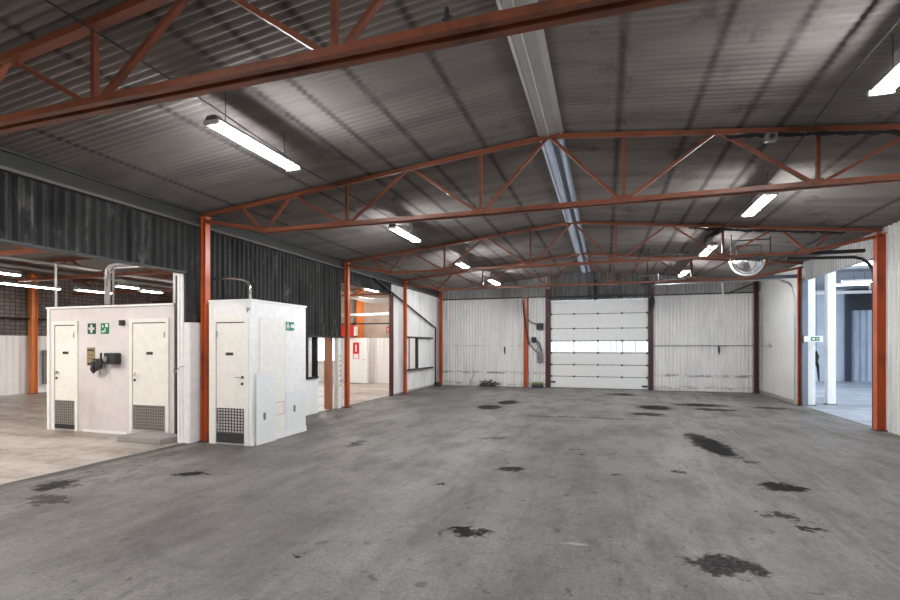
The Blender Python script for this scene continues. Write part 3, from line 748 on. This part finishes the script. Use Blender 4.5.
# ducts over cabin 1
tag(MB().tube([(-9.5, 7.25, 2.42), (-9.5, 7.25, 3.12), (-9.48, 7.25, 3.2), (-9.4, 7.25, 3.26), (-9.2, 7.25, 3.27), (-8.0, 7.3, 3.27), (-7.2, 7.3, 3.25)], .05, 12).build('air_duct', 'silver', smooth=True), 'thick foil wrapped pipe rising from the pale cabin and bending right', 'duct')
tag(MB().tube([(-9.30, 7.22, 2.42), (-9.30, 7.22, 3.16), (-9.24, 7.22, 3.19), (-7.3, 7.25, 3.18)], .018, 10).build('water_pipe', 'galv', smooth=True), 'thin pipe beside the foil wrapped pipe above the pale cabin', 'pipe')
tag(MB().tube([(-8.06, 7.6, 2.42), (-8.06, 7.6, 3.3)], .095, 14).build('air_duct', 'cleanwhite', smooth=True), 'short fat white duct standing on the right end of the pale cabin', 'duct')
tag(MB().tube([(-7.82, 7.5, 2.42), (-7.82, 7.5, 3.4)], .03, 10).build('water_pipe', 'galv', smooth=True), 'thin upright pipe at right end of the pale cabin beside the fat duct', 'pipe')
tag(MB().tube([(-11.15, 7.4, 0), (-11.18, 7.4, 3.4)], .022, 10).build('water_pipe', 'cleanwhite', smooth=True), 'thin slanting white pole behind the left part of the pale cabin', 'pipe')
hk = tag(MB().tube([(-6.98, 6.53, 1.30), (-6.97, 6.46, 1.22), (-6.92, 6.44, 1.18), (-6.88, 6.45, 1.24)], .008, 6).tube([(-6.92, 6.44, 1.18), (-6.80, 6.46, 1.30)], .008, 6).tube([(-6.80, 6.53, 1.30), (-6.80, 6.45, 1.30)], .008, 6).build('wire_hook', 'galv'), 'bent wire hook on the white wall strip left of the orange column', 'hook')

# ------------------------------------------------------------------ cabin 2 (projecting into the hall)
YD, XD = 6.69, -5.56
c2 = thing('toilet_cabin', 'white cabin jutting into the hall right of orange column, one vented door facing viewer', 'cabin', (-6.1, 7.4, 0))
MB().box(-6.42, XD, YD, 8.22, 0, 2.40).build('walls', 'white', c2)
MB().box(-6.43, XD + .015, YD - .015, 8.24, 2.40, 2.425).build('roof_edge', 'cleanwhite', c2)
MB().box(XD - .06, XD + .008, YD - .010, YD + .07, 0, 2.40).build('corner_trim', 'cleanwhite', c2)
door(c2, -6.27, -5.68, 2.05, YD, True, (.2, .60), sign_x=-5.99, kick=(.03, .19), nx=9, nz=8, back='boxgrey')
MB().box(-6.42, -6.35, YD - .01, YD, 0, 2.40).build('side_strip', 'cream', c2)
pz = MB().box(XD, XD + .012, 6.9, 7.56, .10, 2.12).build('blind_panel', 'cream', c2)
MB().box(XD + .006, XD + .016, 6.88, 6.90, .1, 2.13).box(XD + .006, XD + .016, 6.9, 7.56, 2.12, 2.14).box(XD + .006, XD + .016, 7.56, 7.575, .1, 2.13).build('panel_trim', 'white', pz)
MB().box(XD + .012, XD + .016, 7.12, 7.54, .64, .655).box(XD + .012, XD + .016, 7.12, 7.54, .42, .435).box(XD + .012, XD + .016, 7.525, 7.54, .42, .655).build('painted_outline', 'pinkline', pz)
MB().box(XD, XD + .02, 6.70, 8.22, 0, .10).build('skirting', 'cleanwhite', c2)
MB().box(XD, XD + .010, 7.6, 8.20, .10, .80).build('lower_panel', 'board', c2)
MB().box(XD + .002, XD + .018, 7.82, 7.87, .42, .54).build('wall_socket', 'midgrey', c2)
lb = thing('leaning_board', 'large white board leaning upright against the hall side of white cabin', 'board', (XD + .08, 6.95, 0))
MB().add([(XD + .045, 6.74, .0), (XD + .045, 7.24, .0), (XD + .024, 7.22, 1.17), (XD + .024, 6.76, 1.19), (XD + .062, 6.74, .0), (XD + .062, 7.24, .0), (XD + .041, 7.22, 1.17), (XD + .041, 6.76, 1.19)],
         [(0, 1, 2, 3), (4, 7, 6, 5), (0, 4, 5, 1), (1, 5, 6, 2), (2, 6, 7, 3), (3, 7, 4, 0)]).build('panel', 'board', lb)
MB().box(XD + .04, XD + .062, 6.92, 6.97, .40, .52).build('hand_hole', 'midgrey', lb)
wall_x = MB().box(XD + .001, XD + .014, 7.59, 7.83, 1.94, 2.09).build('exit_sign', 'green')
tag(wall_x, 'green exit sign with white running figure on the white jutting cabin', 'sign')
MB().box(XD + .0145, XD + .017, 7.60, 7.69, 1.99, 2.03).box(XD + .0145, XD + .017, 7.62, 7.66, 1.96, 2.07).box(XD + .0145, XD + .017, 7.73, 7.82, 1.98, 2.05).box(XD + .0145, XD + .017, 7.69, 7.71, 2.0, 2.02).build('symbol', 'cleanwhite', wall_x)
tag(MB().tube([(-5.80, 6.95, 2.42), (-5.80, 6.95, 2.66), (-5.84, 6.95, 2.74), (-5.95, 6.95, 2.79), (-6.15, 6.95, 2.82), (-6.7, 6.98, 2.84)], .022, 10).build('vent_pipe', 'silver', smooth=True), 'thin silver pipe curving from the roof of the white jutting cabin to wall', 'pipe')
tag(MB().tube([(-5.62, YD - .02, 2.26), (-5.62, YD - .01, 2.26)], .03, 10).tube([(-5.62, YD - .03, 2.27), (-5.62, YD - .03, 2.2)], .012, 6).build('cabin_hook', 'galv'), 'small metal hook near the top corner of the white jutting cabin', 'hook')

# ------------------------------------------------------------------ low opening between cabin 2 and the doorway column
op = struct(MB().box(-6.84, -6.74, 9.95, 10.44, .0, .88).build('wall_parapet', 'white'))
struct(MB().box(-6.84, -6.70, 9.95, 10.02, .88, 1.88).box(-6.84, -6.70, 10.36, 10.42, .88, 1.88).box(-6.84, -6.70, 9.95, 10.46, .86, .90).build('window_frame', 'black'))
struct(MB().box(-6.80, -6.79, 10.02, 10.36, .90, 1.87).build('window_2', 'glass'))
struct(MB().box(-6.84, -6.76, 10.44, 10.52, 0, 1.88).build('trim_8', 'white'))
hp = thing('hazard_post', 'white post with slanted yellow stripes left of the doorway column', 'post', (-6.75, 11.4, 0))
MB().box(-6.83, -6.70, 11.38, 11.52, 0, 1.88).build('post_body', 'cleanwhite', hp)
st = MB()
for k in range(7):
    z = .55 + k * .13
    st.add([(-6.698, 11.44, z), (-6.698, 11.52, z + .05), (-6.698, 11.52, z + .11), (-6.698, 11.44, z + .06), (-6.694, 11.44, z), (-6.694, 11.52, z + .05), (-6.694, 11.52, z + .11), (-6.694, 11.44, z + .06)], [(0, 1, 2, 3), (4, 7, 6, 5), (0, 4, 5, 1), (1, 5, 6, 2), (2, 6, 7, 3), (3, 7, 4, 0)])
st.build('hazard_stripes', 'yellow', hp)
tag(MB().box(-7.02, -6.84, 11.20, 11.34, 0, 2.3).build('annex_column', 'brownstrip', bevel=.01), 'reddish brown square post behind the low opening next to striped white post', 'post')

# diagonal conduit on left wall
tag(MB().tube([(-6.68, 13.3, 3.74), (-6.68, 16.0, 3.10), (-6.68, 19.0, 2.40), (-6.68, 19.06, 2.34), (-6.68, 19.06, .12)], .03, 8).build('conduit', 'black', smooth=True), 'black conduit running diagonally down the left wall then straight to floor', 'conduit')
tag(MB().box(-6.72, -6.5, 18.95, 19.25, 0, .16).build('floor_box', 'darkgrey', bevel=.02), 'small dark box on the floor below the diagonal conduit', 'box')

# ------------------------------------------------------------------ things on the back wall
du = thing('door_control', 'dark control boxes with cables on back wall between orange post and sectional door', 'control panel', (-2.5, YB - .1, 1.6))
yb = YB - .05
MB().box(-2.62, -2.36, yb - .12, yb - .005, 2.3, 2.55).build('upper_box', 'black', du, bevel=.02)
MB().box(-2.82, -2.62, yb - .1, yb - .005, 1.78, 2.0).build('middle_box', 'black', du, bevel=.03)
MB().box(-2.58, -2.36, yb - .12, yb - .005, 1.0, 1.38).build('lower_box', 'midgrey', du, bevel=.02)
for pts in ([(-3.0, yb - .05, 2.75), (-2.85, yb - .05, 2.6), (-2.6, yb - .06, 2.5)], [(-2.98, yb - .05, 1.85), (-2.8, yb - .05, 1.6), (-2.6, yb - .06, 1.4)], [(-2.7, yb - .05, 1.95), (-2.5, yb - .06, 1.75), (-2.4, yb - .05, 1.4)]):
    MB().tube(pts, .022, 8).build('cable', 'black', du)
MB().tube([(-2.62, yb - .08, 1.75), (-2.5, yb - .1, 1.62), (-2.62, yb - .1, 1.52), (-2.45, yb - .1, 1.44)], .03, 8).build('foil_hose', 'silver', du)
tag(MB().tube([(-3.15, YB - .2, 3.5), (-3.12, YB - .22, 3.0), (-3.03, YB - .22, 2.4), (-2.95, YB - .2, 1.9)], .022, 8).build('hanging_cable', 'black', smooth=True), 'black cable hanging down across the orange post on the back wall', 'cable')
bx = thing('tool_box', 'small olive and yellow box on floor against back wall beside the sectional door', 'box', (-2.5, YB - .25, 0))
MB().box(-2.78, -2.34, YB - .36, YB - .1, 0, .12).build('box_body', 'darkgrey', bx, bevel=.02)
MB().box(-2.76, -2.36, YB - .34, YB - .12, .12, .22).build('box_lid', 'olive', bx, bevel=.02)
def latch(x, z, lab):
    t = thing('wall_handle', lab, 'handle', (x, YB - .06, z))  # dark upright marks on the back wall, taken for latch handles
    MB().box(x - .03, x + .03, YB - .055, YB - .032, z - .12, z + .12).build('back_plate', 'darkgrey', t)
    MB().tube([(x, YB - .06, z + .06), (x, YB - .1, z), (x, YB - .06, z - .18)], .014, 8).build('grip', 'black', t)
latch(-3.91, 1.5, 'small dark upright handle on the back wall left of the orange post')
latch(3.89, 1.52, 'small dark upright handle on the back wall right of the sectional door')
dbm = MB()
for k in range(14):
    a = random.uniform(-.6, .9); x = -5.0 + k * .05
    dbm.bar((x, YB - .14 - random.random() * .1, random.uniform(.02, .2)), (x + .28 * math.cos(a), YB - .14, .1 + .4 * abs(math.sin(a)) * (1 - k / 18)), .05, .03)
dbm.box(-4.9, -4.3, YB - .25, YB - .08, 0, .07)
tag(dbm.build('scrap_pile', 'darkgrey'), 'small heap of bent dark scrap metal on floor at foot of back wall', 'scrap')
tag(MB().tube([(-5.25, YB - .06, .65), (-5.2, YB - .08, .45), (-5.32, YB - .1, .25), (-5.35, YB - .12, .02)], .012, 6).build('wire_piece', 'midgrey'), 'thin bent wire standing against the back wall left of the scrap heap', 'wire')
gr = MB().bar((1.62, YB - .045, 1.65), (5.0, YB - .045, 1.66), .02, .03)
tag(gr.build('wall_rail', 'midgrey'), 'thin horizontal rail across the back wall right of the sectional door', 'rail')
tag(MB().bar((XR + .03, 18.4, 1.66), (XR + .03, 19.5, 1.66), .02, .03).bar((XR + .03, 18.4, 1.66), (XR - .02, 18.36, 1.74), .02, .02).build('wall_rail', 'galv'), 'short horizontal rail on the right wall near the far corner', 'rail')
hg = MB().bar((3.93, 19.45, 3.92), (3.97, 19.45, 3.42), .05, .03).build('roof_hanger', 'cleanwhite'); tag(hg, 'short white hanger strap near the roof at right of back wall', 'bracket')
tag(MB().bar((4.1, 19.5, 3.5), (5.0, 19.5, 3.86), .03, .05).build('knee_brace', 'darkgrey'), 'dark slanting brace under the roof in the far right corner', 'brace')
# mesh rack seen through third truss
tag(MB().bar((.95, 14.2, 4.1), (2.1, 14.2, 4.1), .05, .05).bar((1.1, 14.2, 4.08), (1.1, 14.2, 4.3), .02, .02).bar((1.95, 14.2, 4.1), (1.95, 14.2, 4.22), .02, .02).build('cable_tray', 'darkgrey'), 'short dark cable tray hung under the roof above right end of sectional door', 'cable tray')

# ------------------------------------------------------------------ annex on the left (seen through the openings)
struct(MB().box(-19.25, -19.1, Y0, YB, 2.0, 4.3).build('wall_annex_left', 'blockwall'))
w = MB(); corr(w, 'y', -19.1, Y0, YB, 0, 2.0, .2, .02); struct(w.build('wall_annex_left', 'annex_white'))
struct(MB().box(-19.1, -6.86, YB + .0, YB + .15, 2.0, 4.3).build('wall_annex_back', 'beigewall'))
w = MB(); corr(w, 'x', YB, -19.1, -12.95, 0, 2.0, .16, .02, out=-1); corr(w, 'x', YB, -11.47, -6.86, 0, 2.0, .16, .02, out=-1); corr(w, 'x', YB, -12.95, -11.47, 0, .93, .16, .02, out=-1); struct(w.build('wall_annex_back', 'annex_white'))
annroof = paint('annex_roof_brown', (.13, .095, .072), (.03, .024, .02), .8, .9, .7)
struct(MB().box(-19.2, -6.9, Y0, YB, 4.15, 4.3).build('ceiling_annex', annroof))
i_column(-18.85, 11.74, 4.1, .19, 'brick_orange', 'amber orange column against the far wall at the left edge', 'orange columns in the annex', axis='y')
i_column(-10.40, 19.52, 4.1, .24, 'brick_orange', 'amber orange column seen through the left doorway behind the red box', 'orange columns in the annex', axis='y')
def annex_truss(y, lab):
    t = thing('annex_truss', lab, 'roof truss', (-13, y, 3.5), 'orange trusses in the annex')
    MB().bar((-19, y, 3.58), (-6.95, y, 3.58), .08, .08).build('bottom_chord', 'orange', t)
    MB().bar((-19, y, 4.08), (-6.95, y, 4.08), .08, .08).build('top_chord', 'orange', t)
    x = -18.6; k = 0
    while x < -7.6:
        MB().bar((x, y, 3.58 if k % 2 else 4.08), (x + 1.0, y, 4.08 if k % 2 else 3.58), .045, .05, (0, 1, 0)).build('diagonal_brace', 'orange', t)
        x += 1.05; k += 1
    return t
annex_truss(6.9, 'orange truss under the annex roof nearest the pale cabin')
annex_truss(9.9, 'orange truss under the annex roof in the middle, above the pipes')
annex_truss(13.2, 'dark orange truss deep under the annex roof')
annex_truss(16.6, 'dark orange truss far back in the annex near its rear wall')
ga = 'tube lights in the annex'
for (x, y0, y1, z, lab) in [(-14.3, 6.9, 8.6, 3.45, 'annex tube light cut off by the left picture edge'), (-16.6, 9.42, 11.1, 3.45, 'annex tube light above the amber column at the far left'),
        (-16.2, 11.3, 12.5, 3.45, 'annex tube light left of the foil wrapped pipe'), (-13.8, 10.75, 11.5, 3.42, 'short annex tube light just right of the foil wrapped pipe'),
        (-14.2, 11.9, 12.7, 3.42, 'short annex tube light farthest to the right above the cabin'), (-11.0, 15.2, 16.6, 3.6, 'annex tube light seen beyond the left doorway'),
        (-10.5, 3.5, 4.9, 3.8, 'unseen annex tube light near the front of the annex roof'), (-9.0, 9.5, 10.9, 3.74, 'annex tube light behind the pale cabin'), (-8.6, 1.2, 2.6, 3.8, 'added unseen annex tube light nearest the viewer beside the dark cladding'), (-13.0, 2.0, 3.4, 3.8, 'added unseen annex tube light nearest the front wall of the annex'), (-9.0, 17.2, 18.4, 3.9, 'added annex tube light close to the rear wall above the grey duct')]:  # unseen tubes near front and rear added to brighten cabin front and doorway
    t = tube_light(x, y0, y1, z, lab, ga, 'tube_warm' if y0 < 4 or y0 > 14 or z == 3.74 else 'tube_dim', rod=False, tall=.06 if y0 > 6 else 0.)
    MB().tube([(x, (y0 + y1) / 2, z + .07), (x, (y0 + y1) / 2, 4.15)], .006, 6).build('suspension_rod', 'darkgrey', t)
tag(MB().tube([(-13.0, 7.7, 3.78), (-11.4, 7.72, 3.82)], .03, 8).build('roof_pipe', 'cleanwhite', smooth=True), 'short white pipe close under the annex roof at the upper left', 'pipe')
for k, (x, z, lab) in enumerate([(-13.3, 3.72, 'upper grey conduit pipe running deep along the annex roof'), (-14.2, 3.68, 'lower grey conduit pipe running deep along the annex roof'), (-12.4, 3.9, 'thin dark conduit pipe high along the annex roof')]):
    tag(MB().tube([(x, 4.0, z), (x, 19.6, z)], (.05, .07, .03)[k], 8).build('roof_conduit', ('galv', 'midgrey', 'black')[k], smooth=True), lab, 'conduit')
tag(MB().box(-18.85, -18.72, 12.20, 12.30, 2.35, 2.95).build('fire_sign', 'red'), 'small red and white sign on far annex wall beside the pale cabin', 'sign')
MB().box(-18.72, -18.715, 12.22, 12.28, 2.45, 2.85).build('sign_stripe', 'cleanwhite', bpy.data.objects['fire_sign'])
tag(MB().box(-19.05, -18.95, 12.15, 12.75, .30, 1.5).build('grey_cabinet', 'midgrey', bevel=.01), 'grey flat cabinet on the white annex wall beside the amber column', 'cabinet')
tag(MB().tube([(-18.9, 5, 2.62), (-18.9, 10, 2.58), (-18.9, 12.2, 2.58)], .035, 8).build('wall_pipe', 'black', smooth=True), 'dark pipe running along the block wall of the annex', 'pipe')
# through the left doorway
cab = thing('service_door', 'white service door with red poster seen through the left doorway', 'door', (-10.6, 19.5, 0))
MB().box(-10.86, -9.88, 19.2, 19.3, .02, 2.0).build('door_leaf', 'cleanwhite', cab, bevel=.01)
pp = MB().box(-10.57, -10.27, 19.185, 19.20, 1.08, 1.80).build('poster', 'red', cab)
MB().box(-10.54, -10.30, 19.180, 19.185, 1.1, 1.3).box(-10.45, -10.39, 19.180, 19.185, 1.4, 1.7).build('poster_print', 'white', pp)
MB().tube([(-9.98, 19.2, 1.05), (-9.98, 19.15, 1.05), (-10.08, 19.15, 1.05)], .012, 8).build('handle', 'galv', cab)
rb = tag(MB().box(-11.2, -10.45, 19.05, 19.3, 2.06, 2.56).build('hose_box', 'red', bevel=.02), 'red box on the wall seen through left doorway above white service door', 'box')
MB().box(-10.45, -10.37, 19.05, 19.25, 2.1, 2.5).build('side_label', 'cleanwhite', rb)
tag(MB().bar((-12.5, 18.6, 2.97), (-6.95, 18.6, 2.97), .14, .13).build('beam_duct', 'galv', bevel=.02), 'pale grey horizontal duct across the annex seen through the left doorway', 'duct')
tag(MB().tube([(-12.5, 18.9, 2.6), (-6.95, 18.9, 2.6)], .03, 8).build('annex_pipe', 'black', smooth=True), 'thin dark horizontal pipe below the grey duct through the left doorway', 'pipe')
tag(MB().tube([(-9.5, 17.0, 3.62), (-9.0, 17.0, 3.46), (-8.6, 17.0, 3.38), (-7.1, 17.0, 3.38)], .09, 12).build('air_duct', 'cleanwhite', smooth=True), 'fat white bent duct near the top of the left doorway', 'duct')
fs_ = tag(MB().box(-7.06, -6.93, 15.1, 15.13, 2.1, 2.3).build('hydrant_sign', 'red'), 'small red sign at the far jamb of the left doorway', 'sign')
MB().box(-7.01, -6.98, 15.09, 15.10, 2.14, 2.26).build('symbol', 'cleanwhite', fs_)
# tall bright window in the rear wall of the annex, seen through the low opening
struct(MB().box(-12.95, -12.87, YB - .03, YB + .12, .95, 2.05).box(-11.55, -11.47, YB - .03, YB + .12, .95, 2.05).box(-12.95, -11.47, YB - .03, YB + .12, 2.0, 2.06).box(-12.95, -11.47, YB - .05, YB + .12, .92, .97).build('window_frame', 'cleanwhite'))
struct(MB().box(-12.87, -11.55, YB + .04, YB + .05, .97, 2.0).build('window_3', 'glass'))

# ------------------------------------------------------------------ side hall on the right
w = MB(); corr(w, 'x', 27.5, 10.9, 17, 0, 3.3, .26, .14, out=-1, flat=.7); struct(w.build('wall_side_back', 'clad_side'))
struct(MB().box(5.3, 10.9, 27.4, 27.5, 0, 4.3).build('wall_side_back', paint('side_wall_blue_white', (.55, .62, .72), (.4, .45, .52), .4, .8, .6)))
struct(MB().box(10.9, 17, 27.4, 27.5, 3.3, 4.3).build('wall_side_back', 'darkgrey'))
struct(MB().box(16.8, 17, 2, 27.5, 0, 4.3).build('wall_side_right', 'clad_side'))
sr = paint('side_roof_grey', (.20, .215, .24), (.08, .09, .1), .6, 1, .7)
struct(MB().box(5.3, 17, 2, 12.6, 4.3, 4.4).box(5.3, 17, 15.4, 18.5, 4.3, 4.4).box(5.3, 17, 20.2, 27.6, 4.3, 4.4).build('ceiling_side', sr))
tag(MB().box(10.62, 10.82, 27.1, 27.3, 0, 4.25).build('steel_post', paint('navy_steel', (.02, .03, .06), (.01, .015, .03), .4, 3, .5)), 'dark navy steel post on the far wall of the side hall', 'post')
for (x0, x1, y0, y1, lab) in [(5.32, 5.50, 15.86, 16.02, 'left white post just inside the side hall opening'), (5.92, 6.12, 16.24, 16.44, 'right white post just inside the side hall opening')]:
    t = thing('white_post', lab, 'post', ((x0 + x1) / 2, (y0 + y1) / 2, 0), 'white posts of the side hall')
    MB().box(x0, x1, y0, y1, 0, 4.28).build('post_shaft', 'cleanwhite', t, bevel=.01)
    MB().box(x0 - .02, x1 + .02, y0 - .02, y1 + .02, 0, .03).build('post_foot', 'midgrey', t)
for (y, x0, x1, lab, mt_) in [(21.3, 8.2, 9.6, 'upper tube light hanging crosswise in the side hall', 'tube_cool'), (22.2, 8.2, 9.7, 'lower tube light hanging crosswise in the side hall', 'tube_cool')]:
    t = thing('side_hall_light', lab, 'ceiling light', ((x0 + x1) / 2, y, 4.0), 'tube lights of the side hall')
    MB().box(x0, x1, y - .06, y + .06, 3.97, 4.04).build('housing', 'cleanwhite', t)
    MB().tube([(x0 + .03, y, 3.95), (x1 - .03, y, 3.95)], .02, 8).build('tube', mt_, t)
    MB().tube([((x0 + x1) / 2, y, 4.04), ((x0 + x1) / 2, y, 4.3)], .008, 6).build('suspension_rod', 'darkgrey', t)
tag(MB().bar((5.6, 25.2, 3.95), (16.5, 25.2, 3.95), .14, .12).build('roof_beam', 'cleanwhite'), 'pale roof beam across the far part of the side hall', 'beam')
tag(MB().bar((5.6, 18.2, 3.98), (16.5, 18.2, 3.98), .1, .1).build('roof_beam', 'trackgrey'), 'blue grey roof beam across the near part of the side hall', 'beam')
cs = tag(MB().box(5.18, 5.62, 15.70, 15.72, 1.76, 1.92).build('exit_sign', 'cleanwhite'), 'white projecting sign with green exit arrow at far jamb of side opening', 'sign')
MB().box(5.34, 5.54, 15.695, 15.70, 1.79, 1.89).build('green_field', 'green', cs)
MB().box(5.11, 5.17, 15.68, 15.72, 1.74, 1.94).build('sign_bracket', 'black', cs)
MB().box(5.37, 5.43, 15.69, 15.695, 1.82, 1.86).box(5.45, 5.52, 15.69, 15.695, 1.83, 1.85).build('arrow', 'cleanwhite', cs)
tag(MB().tube([(5.88, 16.9, 1.5), (5.90, 16.9, 1.35), (5.86, 16.9, 1.2), (5.92, 16.9, 1.05), (5.95, 16.9, .62)], [.02, .06, .07, .04, .018], 8).tube([(5.88, 16.9, 1.45), (5.88, 16.9, 4.29)], .006, 6).build('hanging_hose', 'black', smooth=True), 'black hose bundle hanging between the two white posts', 'hose')

# ------------------------------------------------------------------ world and light
W = bpy.data.worlds.new('sky'); S.world = W; W.use_nodes = True
bg = W.node_tree.nodes['Background']; bg.inputs[0].default_value = (.84, .92, 1., 1); bg.inputs[1].default_value = 3.6

cam = bpy.data.cameras.new('camera'); co = bpy.data.objects.new('camera', cam); C.objects.link(co)
co.location = (0, 0, 1.65); co.rotation_euler = (math.pi / 2, 0, .3078)
cam.sensor_width = 36; cam.sensor_fit = 'HORIZONTAL'; cam.lens = 489.12 / 900 * 36; cam.shift_y = 45.9 / 900
cam.clip_start = .05; cam.clip_end = 200
S.camera = co
S.view_settings.view_transform = 'Standard'; S.view_settings.look = 'None'
S.view_settings.exposure = 0.38; S.view_settings.gamma = 1; S.view_settings.use_curve_mapping = False
S.cycles.use_denoising = True
S.cycles.max_bounces = 8; S.cycles.diffuse_bounces = 5
S.cycles.sample_clamp_indirect = 6
